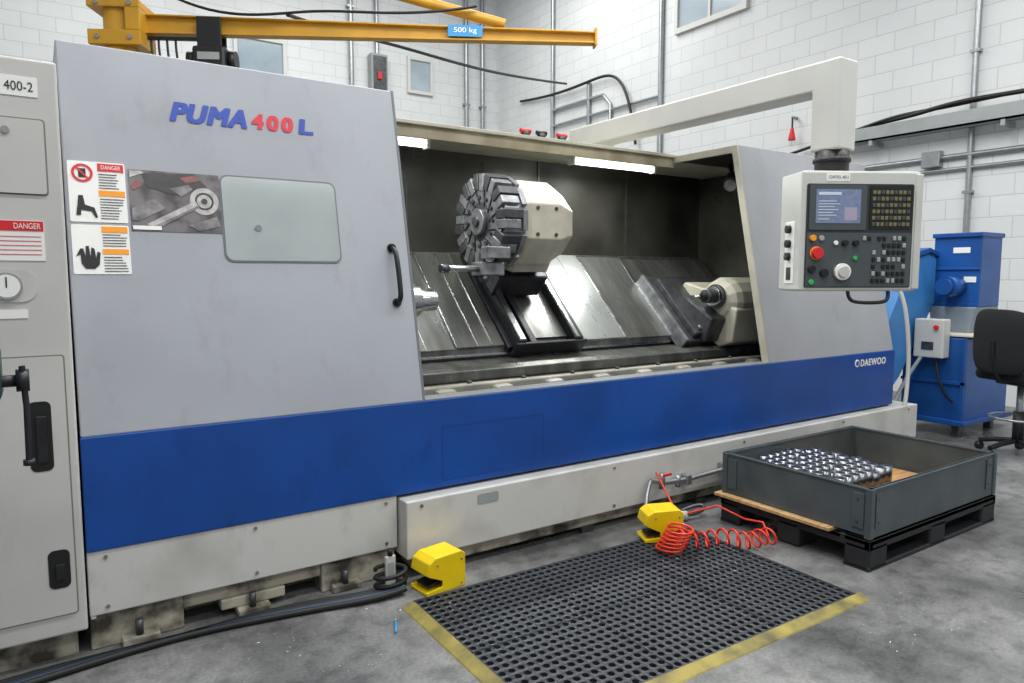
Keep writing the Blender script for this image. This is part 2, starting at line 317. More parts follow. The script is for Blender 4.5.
def ring(r,nm,x,z,r0,r1,m,off=.006,sx=1):
    V=[];F=[];n=28
    for k in range(n):
        t=2*math.pi*k/n
        for q in (r0,r1): V.append((x+sx*q*math.cos(t),yS(z+q*math.sin(t))-off,z+q*math.sin(t)))
    for k in range(n): a=2*k;b=2*((k+1)%n); F.append((a,a+1,b+1,b))
    mesh(r,nm,V,F,m)
ring(D,'prohibit_ring',.162,1.785,.026,.035,LRED)
def poly(r,nm,pts,m,off=.006):
    mesh(r,nm,[(x,yS(z)-off,z) for x,z in pts],[tuple(range(len(pts)))],m)
poly(D,'prohibit_bar',[(.139,1.806),(.181,1.760),(.185,1.765),(.143,1.811)],LRED,.0065)
rpanel(D,'prohibit_figure','S',.15,.174,1.768,1.802,.0055,.001,LBLK)
poly(D,'pictogram_person',[(.135,1.625),(.15,1.625),(.152,1.645),(.185,1.64),(.198,1.615),(.205,1.62),(.195,1.655),(.165,1.665),(.16,1.70),(.145,1.70),(.14,1.66)],LBLK)
poly(D,'pictogram_hand',[(.14,1.50),(.125,1.47),(.14,1.478),(.142,1.445),(.155,1.425),(.185,1.425),(.20,1.44),(.205,1.485),(.195,1.49),(.19,1.465),(.186,1.50),(.176,1.505),(.172,1.47),(.168,1.51),(.158,1.51),(.156,1.47),(.15,1.50)],LBLK)
# poster: printed photograph of a chuck, tool and workpiece
PH=mat('poster_print','#6f6a6c',.3,col2='#3a3536',scale=14,detail=2,thr=(.4,.62))
P1=mat('poster_light','#c3c1bf',.3,col2='#8d8a88',scale=30); P2=mat('poster_mid','#8a8788',.3,col2='#5a5759',scale=30); P3=mat('poster_dark','#262224',.3,col2='#3b3638',scale=20); P4=mat('poster_red','#9b5148',.3,col2='#6a4845',scale=30)
rpanel(D,'poster','S',.315,.648,1.572,1.812,.003,.002,PH)
poly(D,'poster_bg_dark',[(.36,1.80),(.55,1.81),(.60,1.76),(.47,1.72),(.38,1.745)],P3,.0052)
ring(D,'poster_chuck',.585,1.70,.0,.055,P1,.0056); ring(D,'poster_chuck_ring',.585,1.70,.028,.036,P3,.006); ring(D,'poster_chuck_bore',.585,1.70,.0,.012,P3,.006)
poly(D,'poster_bar',[(.37,1.60),(.55,1.70),(.565,1.675),(.40,1.58)],P1,.0062); poly(D,'poster_bar_shade',[(.39,1.59),(.56,1.682),(.565,1.675),(.40,1.58)],P2,.0066)
poly(D,'poster_casting',[(.32,1.66),(.40,1.70),(.44,1.665),(.34,1.61),(.32,1.615)],P2); poly(D,'poster_tool',[(.46,1.745),(.53,1.765),(.545,1.745),(.50,1.715)],P2)
poly(D,'poster_red_part',[(.50,1.79),(.56,1.805),(.575,1.785),(.52,1.77)],P4); poly(D,'poster_red_part_2',[(.32,1.75),(.35,1.78),(.36,1.75),(.33,1.73)],P4)
poly(D,'poster_corner',[(.32,1.78),(.37,1.80),(.36,1.808),(.32,1.808)],P1); poly(D,'poster_foot',[(.52,1.60),(.63,1.64),(.64,1.60),(.56,1.578)],P2)
rpanel(D,'poster_caption','S',.32,.42,1.578,1.593,.007,.001,LWH)
zc=lambda z:yS(z)
tube(D,'handle_bar',[(1.39,zc(1.53)-.01,1.53),(1.39,zc(1.53)-.05,1.52),(1.39,zc(1.49)-.06,1.48),(1.39,zc(1.31)-.06,1.32),(1.39,zc(1.28)-.05,1.285),(1.39,zc(1.27)-.01,1.275)],.012,BLACK,'N')
cyls(D,'handle_mounts',[((1.39,zc(1.53)-.015,1.527),(1.39,zc(1.53),1.53),.02),((1.39,zc(1.275)-.015,1.275),(1.39,zc(1.275),1.275),.02)],BLACK)

prism(M,'right_cover','X',prof(0,.03),4.03,5.58,GREYR,.004)
prism(M,'right_cover_dark_fill','X',prof(.031,.036,zb=.83),4.06,5.4,DARKER)  # added dark sheet, hides the pale inner faces so the hollow looks unlit
prism(M,'right_cover_flange','X',prof(.0,.05),4.024,4.042,BEIGE,.003)
prism(M,'sill','X',[(2.958,.79),(2.958,.822),(3.06,.822),(3.06,.79)],1.45,4.06,FRAME,.003)
endp=[(2.965,.13),(2.965,.8),(yS(2.27)+.02,2.27),(4.65,2.27),(4.65,.13)]
prism(M,'end_skin_right','X',endp,5.555,5.578,GREYR); prism(M,'end_skin_left','X',endp,.104,.12,WHITE)
box(M,'back_skin',.12,5.55,4.62,4.65,.13,2.27,WHITE)
box(M,'roof',.1,5.58,3.87,4.65,2.262,2.292,BEIGE,.004); box(M,'roof_lip',1.3,4.03,3.85,3.875,2.205,2.28,TAN,.004)
box(M,'roof_lip_rail',1.3,4.06,3.83,3.85,2.278,2.30,BEIGE,.003)
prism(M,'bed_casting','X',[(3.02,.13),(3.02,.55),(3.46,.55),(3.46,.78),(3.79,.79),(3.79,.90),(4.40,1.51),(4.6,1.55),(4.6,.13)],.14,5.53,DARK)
prism(M,'lower_way','X',[(3.56,.785),(3.56,.845),(3.60,.865),(3.80,.885),(3.80,.785)],1.32,4.98,SHEETD,.006)
box(M,'cover_bottom_rail',1.32,4.98,3.775,3.80,.90,.955,SHEETD,.005); box(M,'cover_bottom_strip',1.32,4.98,3.76,3.776,.90,.915,STEEL,.002)
box(M,'front_way_casting',1.32,4.98,3.40,3.459,.55,.795,LUG,.01)
V=[];F=[]
for k in range(8):
    x=1.75+k*.37; boxVF(x,x+.13,3.33,3.41,.6,.785,V,F)
mesh(M,'casting_lugs',V,F,LUG,.03)
cyls(M,'casting_bolts',[((1.63+.37*k,3.43,.795),(1.63+.37*k,3.43,.81),.013) for k in range(9)],TURB)
inner=[(3.04,.56),(3.33,2.255),(4.45,2.255),(4.45,1.56),(3.78,.9),(3.4,.56)]
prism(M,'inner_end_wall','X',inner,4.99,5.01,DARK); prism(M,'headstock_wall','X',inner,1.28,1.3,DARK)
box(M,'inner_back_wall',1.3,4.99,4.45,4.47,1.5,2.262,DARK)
boxes(M,'back_wall_seams',[(x,x+.01,4.44,4.45,1.55,2.26) for x in (2.1,3.2,4.1)],TURB)
box(M,'back_wall_upper_trim',1.3,4.99,4.43,4.45,1.5,1.56,SHEETD,.004)
S45=Matrix.Translation((0,3.80,.92))@Matrix.Rotation(math.radians(45),4,'X')   # local y up-slope, z normal
frame(S45)
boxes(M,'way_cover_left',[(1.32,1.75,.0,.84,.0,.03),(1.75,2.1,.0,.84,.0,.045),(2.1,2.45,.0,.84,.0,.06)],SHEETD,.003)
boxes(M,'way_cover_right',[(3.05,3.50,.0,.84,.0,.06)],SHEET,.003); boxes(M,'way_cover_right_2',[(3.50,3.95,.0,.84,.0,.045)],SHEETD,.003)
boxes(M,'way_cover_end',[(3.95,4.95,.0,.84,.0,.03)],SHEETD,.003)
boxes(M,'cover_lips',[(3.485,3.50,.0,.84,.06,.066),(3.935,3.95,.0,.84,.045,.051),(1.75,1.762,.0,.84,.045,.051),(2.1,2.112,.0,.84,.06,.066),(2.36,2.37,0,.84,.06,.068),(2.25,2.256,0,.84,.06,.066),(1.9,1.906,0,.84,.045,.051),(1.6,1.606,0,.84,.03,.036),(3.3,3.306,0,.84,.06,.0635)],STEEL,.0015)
boxes(M,'saddle',[(2.46,3.06,-.03,.82,.0,.07)],SLID,.01)
boxes(M,'cross_slide_rails',[(2.50,2.56,-.05,.72,.07,.15),(2.60,2.65,-.05,.72,.07,.13),(2.95,3.02,-.05,.72,.07,.15)],SLID,.006)
boxes(M,'rail_faces',[(2.508,2.552,-.04,.72,.15,.155),(2.96,2.985,-.04,.72,.15,.155)],STEEL,.001)
boxes(M,'slide_cover',[(2.65,2.95,.02,.72,.07,.085)],SHEETD,.002)
boxes(M,'slide_end_plate',[(2.48,3.05,-.07,-.05,.03,.14)],SLID,.006)
boxes(M,'turret_base',[(2.48,2.86,.36,.80,.12,.30)],SLID,.015)
frame()
# turret
T=sub('tool_turret',(2.5,3.8,1.73)); 
def ngon(n,r,ph=0): return [(3.8+r*math.cos(2*math.pi*k/n+ph),1.73+r*math.sin(2*math.pi*k/n+ph)) for k in range(n)]
prism(T,'disc_body','X',ngon(12,.272,math.pi/12),2.31,2.46,TURD,.004)
cyl(T,'disc_face',(2.297,3.8,1.73),(2.312,3.8,1.73),.245,TURD,48)
cyl(T,'face_groove',(2.2965,3.8,1.73),(2.30,3.8,1.73),.12,TURB,48); cyl(T,'hub',(2.27,3.8,1.73),(2.30,3.8,1.73),.08,TURD,32,bev=.004); cyl(T,'hub_cap',(2.255,3.8,1.73),(2.27,3.8,1.73),.03,TURB)
cyls(T,'face_bolts',[((2.287,3.8+.15*math.cos(a),1.73+.15*math.sin(a)),(2.299,3.8+.15*math.cos(a),1.73+.15*math.sin(a)),.013) for a in [math.pi/6*k for k in range(12)]],TURB)
V=[];F=[];V2=[];F2=[];V3=[];F3=[]
for k in range(12):
    a=math.pi/6*k; ca,sa=math.cos(a),math.sin(a)
    def pt(x,u,v): return (x,3.8+u*ca-v*sa,1.73+u*sa+v*ca)
    for (x0,x1,u0,u1,v0,v1,VV,FF) in ((2.285,2.42,.195,.295,-.060,-.008,V,F),(2.288,2.41,.185,.288,.0,.052,V2,F2),(2.425,2.46,.17,.288,-.06,.06,V2,F2),(2.291,2.31,.09,.20,.052,.060,V3,F3)):
        i=len(VV); VV+=[pt(x0,u0,v0),pt(x1,u0,v0),pt(x1,u1,v0),pt(x0,u1,v0),pt(x0,u0,v1),pt(x1,u0,v1),pt(x1,u1,v1),pt(x0,u1,v1)]
        FF+=[tuple(i+q for q in f) for f in ((0,3,2,1),(4,5,6,7),(0,1,5,4),(1,2,6,5),(2,3,7,6),(3,0,4,7))]
mesh(T,'tool_clamps',V,F,TURB,.004); mesh(T,'tool_wedges',V2,F2,TURD,.003); mesh(T,'face_slots',V3,F3,SLID)
def loft(r,nm,secs,m,bev=0):
    V=[];F=[];n=len(secs[0][1])
    for x,pg in secs: V+=[(x,a,b) for a,b in pg]
    for s in range(len(secs)-1):
        for k in range(n): F.append((s*n+k,s*n+(k+1)%n,(s+1)*n+(k+1)%n,(s+1)*n+k))
    F.append(tuple(range(n))[::-1]); F.append(tuple(range((len(secs)-1)*n,len(secs)*n))); return mesh(r,nm,V,F,m,bev)
o8=lambda r:ngon(8,r,math.pi/8)
loft(T,'turret_housing',[(2.46,o8(.26)),(2.51,o8(.28)),(2.73,o8(.28)),(2.88,o8(.20))],BEIGE,.008)
prism(T,'housing_foot','X',[(3.70,1.55),(3.78,1.42),(4.0,1.46),(4.3,1.62),(4.2,1.85)],2.52,2.80,BEIGE,.01)
cyl(T,'servo_motor',(2.86,3.85,1.75),(2.95,3.85,1.75),.10,TURD)
cyls(T,'housing_bolts',[((x,3.535,z),(x,3.548,z),.012) for x in (2.55,2.69) for z in (1.65,1.81)],TURB)
boxes(T,'bar_holder',[(2.16,2.33,3.57,3.68,1.40,1.48)],TURD,.008); cyl(T,'boring_bar',(1.93,3.60,1.44),(2.2,3.60,1.44),.018,STEEL); 
cyl(T,'bar_tip',(1.91,3.60,1.44),(1.96,3.60,1.44),.024,TURB); boxes(T,'second_holder',[(2.18,2.34,3.52,3.60,1.50,1.57)],TURD,.006); cyl(T,'holder_screw',(2.2,3.60,1.365),(2.2,3.60,1.40),.025,TURB)
# chuck + spindle
K=sub('lathe_chuck',(1.45,3.6,1.26))
cyl(K,'chuck_body',(1.305,3.6,1.26),(1.56,3.6,1.26),.20,TURD,48,bev=.01)
for k in range(3):
    a=math.pi/2+2*math.pi*k/3; ca,sa=math.cos(a),math.sin(a); V=[]
    for x in (1.56,1.66):
        for u,v in ((.06,-.03),(.18,-.03),(.18,.03),(.06,.03)): V.append((x,3.6+u*ca-v*sa,1.26+u*sa+v*ca))
    mesh(K,'jaw_%d'%k,V,[(0,1,2,3),(7,6,5,4),(0,4,5,1),(1,5,6,2),(2,6,7,3),(3,7,4,0)],STEEL,.005)
cyl(K,'workpiece',(1.56,3.6,1.26),(1.76,3.6,1.26),.09,STEEL,40,bev=.004); cyl(K,'workpiece_step',(1.76,3.6,1.26),(1.87,3.6,1.26),.06,STEEL,36,bev=.004)
# tailstock
Q=sub('tailstock',(4.5,3.6,1.25))
cyl(Q,'centre_tip',(4.02,3.6,1.245),(4.12,3.6,1.245),.004,STEEL,24,r2=.035); cyl(Q,'centre_body',(4.12,3.6,1.245),(4.2,3.6,1.245),.05,TURB); cyl(Q,'quill',(4.2,3.6,1.245),(4.5,3.6,1.245),.075,STEEL,36,bev=.004)
cyl(Q,'quill_ring',(4.23,3.6,1.245),(4.25,3.6,1.245),.09,TURB,32)
o=lambda r,cy=3.62,cz=1.20:[(cy+r*math.cos(2*math.pi*k/14),cz+r*math.sin(2*math.pi*k/14)) for k in range(14)]
loft(Q,'housing',[(4.26,o(.12)),(4.31,o(.17)),(4.36,o(.19)),(4.85,o(.19)),(4.88,o(.16))],BEIGE,.01)
prism(Q,'support_casting','X',[(3.43,1.15),(3.47,.90),(3.60,.86),(3.80,.97),(4.05,1.22),(3.95,1.35),(3.75,1.3)],4.28,4.85,BEIGE,.015)
prism(Q,'support_rib','X',[(3.52,1.08),(3.60,.90),(3.82,1.0),(4.0,1.2),(3.8,1.25)],4.12,4.28,TURB,.015)
frame(S45)
boxes(Q,'base_slide',[(3.98,4.86,-.13,.55,.03,.12)],TURB,.01); boxes(Q,'base_clamp',[(4.05,4.80,-.10,.48,.12,.17)],TURB,.01)
boxes(Q,'wiper_plate',[(3.95,3.98,-.13,.55,.03,.14)],TURD,.004)
cyls(Q,'bolts',[((4.12+.12*k,-.05,.17),(4.12+.12*k,-.05,.195),.018) for k in range(5)],STEEL)
frame()
cyl(M,'work_lamp',(4.4,3.62,2.08),(4.5,3.68,2.14),.06,BLACK); cyl(M,'work_lamp_ring',(4.39,3.615,2.075),(4.4,3.62,2.08),.045,TURD); tube(M,'lamp_arm',[(4.5,3.68,2.14),(4.5,3.72,2.262)],.015,BLACK)
for k,(x0,x1) in enumerate(((1.5,2.02),(3.12,3.92))):
    l=sub('work_light_fixture',((x0+x1)/2,3.95,2.2)); box(l,'housing',x0,x1,3.90,4.0,2.215,2.262,WHITE,.005); cyl(l,'tube',(x0+.02,3.95,2.19),(x1-.02,3.95,2.19),.018,TUBE,16); boxes(l,'end_caps',[(x0,x0+.02,3.92,3.98,2.165,2.215),(x1-.02,x1,3.92,3.98,2.165,2.215)],WHITE)
    a=bpy.data.lights.new('fluorescent_light','AREA'); a.shape='RECTANGLE'; a.size=x1-x0; a.size_y=.05; a.energy=26*(x1-x0); a.color=(.96,1,.96)
    ao=bpy.data.objects.new('fluorescent_light',a); COL.objects.link(ao); ao.location=((x0+x1)/2,3.95,2.165); 
rf=sub('roof_valve',(2.9,3.95,2.29))
for k,x in enumerate((2.72,2.85,3.02)): 
    cyl(rf,'body_%d'%k,(x,3.92,2.292),(x,3.92,2.34),.03,BLACK); cyl(rf,'knob_%d'%k,(x-.04,3.92,2.345),(x+.04,3.92,2.345),.014,LRED if k!=1 else BLACK)
tube(rf,'link_pipe',[(2.6,3.92,2.31),(3.2,3.92,2.31)],.012,TURB)
cyl(M,'band_logo_ring',(5.07,2.950,.745),(5.07,2.956,.745),.028,LWH); cyl(M,'band_logo_core',(5.07,2.949,.745),(5.07,2.951,.745),.018,BLUE)
text(M,'band_logo','DAEWOO',2.955,5.12,5.46,.72,.77,.003,LWH,0,.003)
# lower panels
box(M,'left_base_panel',.10,1.335,2.962,3.0,.14,.386,BASEW,.005)
cyls(M,'panel_screws',[((x,2.956,z),(x,2.963,z),.007) for x in (.16,.7,1.28) for z in (.17,.36)],TURD,12)
box(M,'right_sump_tray',1.345,5.84,2.88,3.3,.10,.372,BASEW,.006)
rpanel(M,'tray_badge',2.88,1.72,1.84,.295,.345,.002,.004,TRAYM,.01)
cyls(M,'tray_screws',[((x,2.874,z),(x,2.881,z),.008) for x in (1.42,2.6,3.7,4.8,5.7) for z in (.13,.345)],TURD,12)
box(M,'tray_skirt',1.4,5.8,2.93,3.2,.03,.10,DIRTY,.004)
boxes(M,'tray_feet',[(x,x+.08,2.91,3.0,0,.03) for x in (1.5,2.4,3.3,4.2,5.1,5.7)],TURB)
boxes(M,'base_frame_beam',[(.10,.42,2.985,3.1,.0,.14),(.42,.98,2.995,3.1,.075,.14),(.98,1.33,2.985,3.1,.0,.14),(.56,.82,2.985,3.1,.03,.075)],DIRTY,.006)
box(M,'sump_rail',.12,1.6,3.14,4.5,.0,.13,DIRTY,.004)
boxes(M,'levelling_pads',[(x,x+.13,2.94,3.12,0,.03) for x in (.2,.62,1.02)],DIRTY,.005)
cyls(M,'levelling_bolts',[((x,2.965,.03),(x,2.965,.09),.014) for x in (.26,.68,1.08)],TURB)
tube(M,'coolant_hose_end',[(5.60,2.99,1.35),(5.63,2.93,1.28),(5.70,2.90,.95),(5.72,2.90,.6),(5.66,2.89,.36)],.016,WHITE,'N')
for e in SUBS:
    e.parent=M; e.matrix_parent_inverse=Matrix.Translation(-Vector(M.location))

# electrical cabinet
E=root('electrical_cabinet',(-.45,3.4,0))
box(E,'body',-1.0,.092,2.93,4.2,.11,2.12,WHITE,.008); box(E,'plinth',-.97,.06,3.0,4.1,0,.11,DIRTY)
GAP=mat('cabinet_gap','#77776f',.6)
def lined(r,nm,x0,x1,z0,z1,y=2.93):
    rpanel(r,nm+'_gap',y,x0-.005,x1+.005,z0-.005,z1+.005,.0015,.003,GAP,.012); rpanel(r,nm,y,x0,x1,z0,z1,.008,.008,WHITE,.01)
lined(E,'lower_door',-.85,.062,.19,1.12); lined(E,'upper_hatch',-.5,.045,1.675,1.92)
rpanel(E,'name_label',2.93,-.14,.035,1.995,2.06,.003,.002,LWH,.004); text(E,'name_text','400-2',2.93,-.058,.022,2.012,2.042,.005,LBLK)
cyl(E,'hatch_lock',(-.062,2.915,1.88),(-.062,2.923,1.88),.012,STEEL)
rpanel(E,'danger_label',2.93,-.14,.03,1.45,1.585,.003,.002,LWH); rpanel(E,'danger_stripe',2.93,-.138,.028,1.55,1.583,.005,.002,LRED); text(E,'danger_text','DANGER',2.93,-.055,.02,1.557,1.576,.007,LWH)
boxes(E,'danger_lines',[(-.13,.02,2.9255,2.927,z,z+.002) for z in (1.47,1.485,1.50,1.515,1.53)],LRED)
rpanel(E,'gauge_plate',2.93,-.20,.0,1.31,1.42,.004,.004,BASEW,.045)
cyl(E,'gauge_bezel',(-.085,2.915,1.365),(-.085,2.93,1.365),.045,STEEL,36); cyl(E,'gauge_dial',(-.085,2.913,1.365),(-.085,2.916,1.365),.038,LWH,36); box(E,'gauge_needle',-.087,-.083,2.911,2.913,1.36,1.395,LBLK)
rpanel(E,'small_label',2.93,-.14,-.03,1.255,1.285,.003,.002,LWH)
for nm,(x0,x1,z0,z1) in {'latch_upper':(-.05,.018,.72,.966),'latch_lower':(-.018,.048,.29,.43)}.items():
    rpanel(E,nm+'_slot',2.93,x0,x1,z0,z1,.010,.004,LBLK,.02); box(E,nm+'_grip',x0+.02,x1-.015,2.912,2.92,z0+.03,z1-.05,SLID,.006)
# bench vice on pedestal (left foreground)
r=root('bench_vice',(-.3,2.3,0))
box(r,'pedestal',-.36,-.24,2.24,2.36,.02,.98,TEAL,.01); box(r,'pedestal_foot',-.48,-.12,2.12,2.48,0,.02,TEAL,.004); box(r,'top_plate',-.42,-.14,2.2,2.4,.98,1.0,TURB,.004)
box(r,'fixed_body',-.40,-.16,2.24,2.36,1.0,1.14,TEAL,.02); box(r,'fixed_jaw',-.32,-.27,2.22,2.38,1.12,1.24,TEAL,.01); box(r,'moving_jaw',-.2,-.09,2.22,2.38,1.06,1.23,TEAL,.03)
cyl(r,'screw',(-.14,2.3,1.12),(-.035,2.3,1.12),.016,SLID); cyl(r,'screw_head',(-.06,2.3,1.12),(-.03,2.3,1.12),.03,SLID); tube(r,'tommy_bar',[(-.045,2.29,1.16),(-.04,2.29,1.05),(-.042,2.29,.90)],.008,SLID); cyl(r,'bar_end',(-.042,2.29,.89),(-.042,2.29,.905),.014,SLID)

# ------------------------------------------------------------ pendant
P=root('control_pendant',(3.75,4.4,2.29))
prism(P,'arm','X',[(2.30,2.09),(2.47,2.09),(2.47,2.42),(4.66,2.42),(4.66,2.58),(2.30,2.58)],3.665,3.835,PEND,.012)
cyl(P,'arm_pivot',(3.75,4.5,2.292),(3.75,4.5,2.42),.09,PEND); box(P,'pivot_plate',3.61,3.89,4.36,4.62,2.292,2.31,PEND,.004)
cyl(P,'swivel',(3.75,2.385,1.97),(3.75,2.385,2.09),.09,BLACK,36); cyl(P,'swivel_collar',(3.75,2.385,2.03),(3.75,2.385,2.05),.10,BLACK,36)
frame(Matrix.Translation((3.785,2.295,1.315))@Matrix.Rotation(math.radians(-30),4,'Z'))
box(P,'case',-.33,.33,-.13,.13,0,.645,PEND,.012); 
box(P,'case_edge_right',.30,.34,-.138,.0,.01,.63,PEND,.006)
y=-.13
def pp(nm,x0,x1,z0,z1,off,m,rad=.006,th=.006): rpanel(P,nm,y,x0,x1,z0,z1,off,th,m,rad)
pp('face',-.305,.29,.02,.575,.004,PANEL,.01); pp('lower_face',-.30,.285,.025,.315,.007,PANELG); pp('screen_bezel',-.292,.025,.33,.57,.010,PANELG,.01,.01); 
pp('screen',-.257,-.01,.365,.545,.0125,SCREEN,.004); pp('screen_text',-.245,-.12,.515,.53,.0135,mat('screen_white','#b9c0cc',.4,emit=.2),0,.001); pp('screen_block',-.10,-.03,.38,.45,.0135,mat('screen_panel','#9a8fa4',.3,emit=.15),0,.001)
boxes(P,'screen_lines',[(-.245,-.245+w,y-.0142,y-.0135,z,z+.004) for z,w in ((.48,.1),(.465,.12),(.45,.09),(.435,.11),(.42,.08),(.405,.1),(.385,.06))],MATS['screen_white'])
pp('keypad',.045,.28,.335,.565,.009,BLACK)
kb=[];ky=[]
for i in range(9):
    for j in range(6):
        (ky if (i+j*2)%3 else kb).append((.056+i*.024,.056+i*.024+.018,y-.014,y-.009,.35+j*.034,.35+j*.034+.02))
boxes(P,'keys_yellow',ky,mat('key_olive','#716c4a',.5),.002); boxes(P,'keys_dark',kb,mat('key_grey','#44474a',.5),.002)
bt=[]
for i in range(9):
    for j in range(7):
        if i>1 or j>5: 
            if random.random()<.82: bt.append((.03+i*.028-.02,.03+i*.028-.002,y-.016,y-.007,.045+j*.038,.045+j*.038+.024))
boxes(P,'buttons_light',bt[::3],mat('btn_light','#9da19e',.5),.003); boxes(P,'buttons_dark',[b for k,b in enumerate(bt) if k%3],BLACK,.003)
def knob(nm,x,z,rr,h,m): cyl(P,nm,(x,y-.007,z),(x,y-.007-h,z),rr,m,24,bev=.002)
knob('estop_ring',-.245,.205,.036,.006,LORG); knob('estop_button',-.245,.205,.03,.03,LRED); knob('key_switch',-.27,.285,.016,.02,LORG); knob('power_btn',-.22,.285,.014,.012,MATS['btn_light'])
knob('handwheel',-.10,.105,.045,.02,LWH); knob('handwheel_knob',-.10,.105,.03,.035,PEND); knob('override_1',-.27,.12,.02,.02,BLACK); knob('override_2',-.2,.10,.022,.02,BLACK)
knob('green_btn_1',-.03,.18,.012,.012,mat('btn_green','#2fa35a',.4,emit=.1)); knob('green_btn_2',-.27,.05,.014,.012,MATS['btn_green']); knob('lamp_btn',-.14,.26,.012,.012,LWH); knob('mode_1',-.09,.26,.016,.02,BLACK); knob('mode_2',-.03,.26,.016,.02,BLACK)
pp('label_plate',-.20,-.07,.59,.63,.002,LWH,.003,.003); text(P,'label_text','CONTROL 400-2',y,-.19,-.08,.602,.618,.005,LBLK)
boxes(P,'side_panel',[(-.334,-.329,-.06,.05,.04,.38)],LWH,.002); cyls(P,'side_knobs',[((-.355,-.005,z),(-.334,-.005,z),.022) for z in (.34,.26,.19)],BLACK); boxes(P,'side_port',[(-.337,-.333,-.03,.02,.06,.13)],BLACK)
tube(P,'grab_handle',[(-.04,-.10,.0),(-.04,-.11,-.05),(.0,-.115,-.065),(.16,-.115,-.065),(.19,-.11,-.05),(.19,-.10,.0)],.01,BLACK,'N')
frame()

# ------------------------------------------------------------ mat
r=root('anti_fatigue_mat',(2.08,2.15,0)); frame(Matrix.Translation((2.08,2.15,0))@Matrix.Rotation(math.radians(-.8),4,'Z'))
W,H=1.64,.98; nx=41; ny=24; cw=W/nx; ch=H/ny; V=[];F=[]; zt=.016; rh=.0142
for i in range(nx):
    for j in range(ny):
        cx=-W/2+cw*(i+.5); cy=-H/2+ch*(j+.5); b=len(V)
        sq=[(1,0),(1,1),(0,1),(-1,1),(-1,0),(-1,-1),(0,-1),(1,-1)]
        for k in range(8): V.append((cx+sq[k][0]*cw/2,cy+sq[k][1]*ch/2,zt))
        for k in range(8): t=k*math.pi/4; V.append((cx+rh*math.cos(t),cy+rh*math.sin(t),zt+.0025))
        for k in range(8): t=k*math.pi/4; V.append((cx+rh*.9*math.cos(t),cy+rh*.9*math.sin(t),.004))
        for k in range(8):
            q=(k+1)%8; F+=[(b+k,b+q,b+8+q,b+8+k),(b+8+k,b+8+q,b+16+q,b+16+k)]
mesh(r,'perforated_sheet',V,F,MATR)
box(r,'hole_dark_sheet',-W/2,W/2,-H/2,H/2,0.0005,.004,RUBBER)  # added black sheet, puts depth shade into the mat holes
boxes(r,'sheet_edges',[(-W/2,W/2,-H/2-.001,-H/2,0,.016),(-W/2,W/2,H/2,H/2+.012,0,.016),(W/2,W/2+.012,-H/2,H/2,0,.016)],MATR)
boxes(r,'seams',[(x-.003,x+.003,-H/2,H/2,.014,.019) for x in (-W/2+cw*14,-W/2+cw*28)]+[(-W/2,W/2,-.003,.003,.014,.019)],MATR)
prism(r,'border_left','Y',[(-W/2-.055,0),(-W/2-.05,.004),(-W/2,.018),(-W/2,0)],-H/2-.05,H/2,BORD)
prism(r,'border_front','X',[(-H/2-.05,0),(-H/2-.045,.004),(-H/2,.018),(-H/2,0)],-W/2,W/2+.04,BORD)
prism(r,'border_right','Y',[(W/2+.012,0),(W/2+.012,.017),(W/2+.04,.004),(W/2+.045,0)],-H/2,H/2,RUBBER)
frame()
def chips(r,n,fx,fy,z,s0,s1):
    V=[];F=[]
    for _ in range(n):
        x=fx();y=fy();s=random.uniform(s0,s1)
        a=random.uniform(0,3.14); i=len(V); c,sn=math.cos(a)*s,math.sin(a)*s; V.extend([(x-c,y-sn,z),(x+sn*.35,y-c*.35,z+s*.5),(x+c,y+sn,z),(x-sn*.3,y+c*.3,z+.001)]); F.extend([(i,i+1,i+2,i+3)])
    mesh(r,'chips',V,F,CHIP)
U_=random.uniform
chips(r,70,lambda:U_(1.35,2.8),lambda:min(2.55,max(1.8,random.gauss(2.3,.2))),.020,.002,.005)

# ------------------------------------------------------------ foot pedals
def pedal(x,y,rz,z=0):
    r=root('foot_pedal',(x,y,z)); frame(Matrix.Translation((x,y,z))@Matrix.Rotation(rz,4,'Z')@Matrix.Diagonal((.92,.92,.86,1)))
    pf=[(-.11,0),(-.11,.02),(-.02,.03),(-.02,.06),(-.10,.10),(-.09,.16),(-.06,.185),(.09,.19),(.11,.17),(.11,0)]
    prism(r,'hood_side_1','Y',pf,-.075,-.065,YEL,.003); prism(r,'hood_side_2','Y',pf,.065,.075,YEL,.003)
    prism(r,'hood_top','Y',[(-.11,.105),(-.095,.165),(-.06,.19),(.09,.195),(.115,.175),(.115,0),(.10,0),(.10,.165),(.085,.182),(-.058,.178),(-.085,.158),(-.10,.105)],-.075,.075,YEL,.006)
    box(r,'base',-.11,.11,-.07,.07,0,.015,YEL,.004); prism(r,'treadle','Y',[(-.09,.03),(-.09,.042),(.06,.07),(.06,.055)],-.05,.05,BLACK,.003); box(r,'body',.02,.1,-.06,.06,.015,.12,YEL,.01)
    box(r,'cable_gland',.115,.135,-.02,.02,.03,.07,BLACK,.005)
    cyls(r,'screws',[((x_,-.079,z_),(x_,-.074,z_),.005) for x_,z_ in ((.09,.02),(.09,.15),(-.05,.15))],TURD,10)
    frame(); return r
pedal(1.44,2.765,math.radians(6)); 
pedal(2.67,2.60,math.radians(-25),.0195)
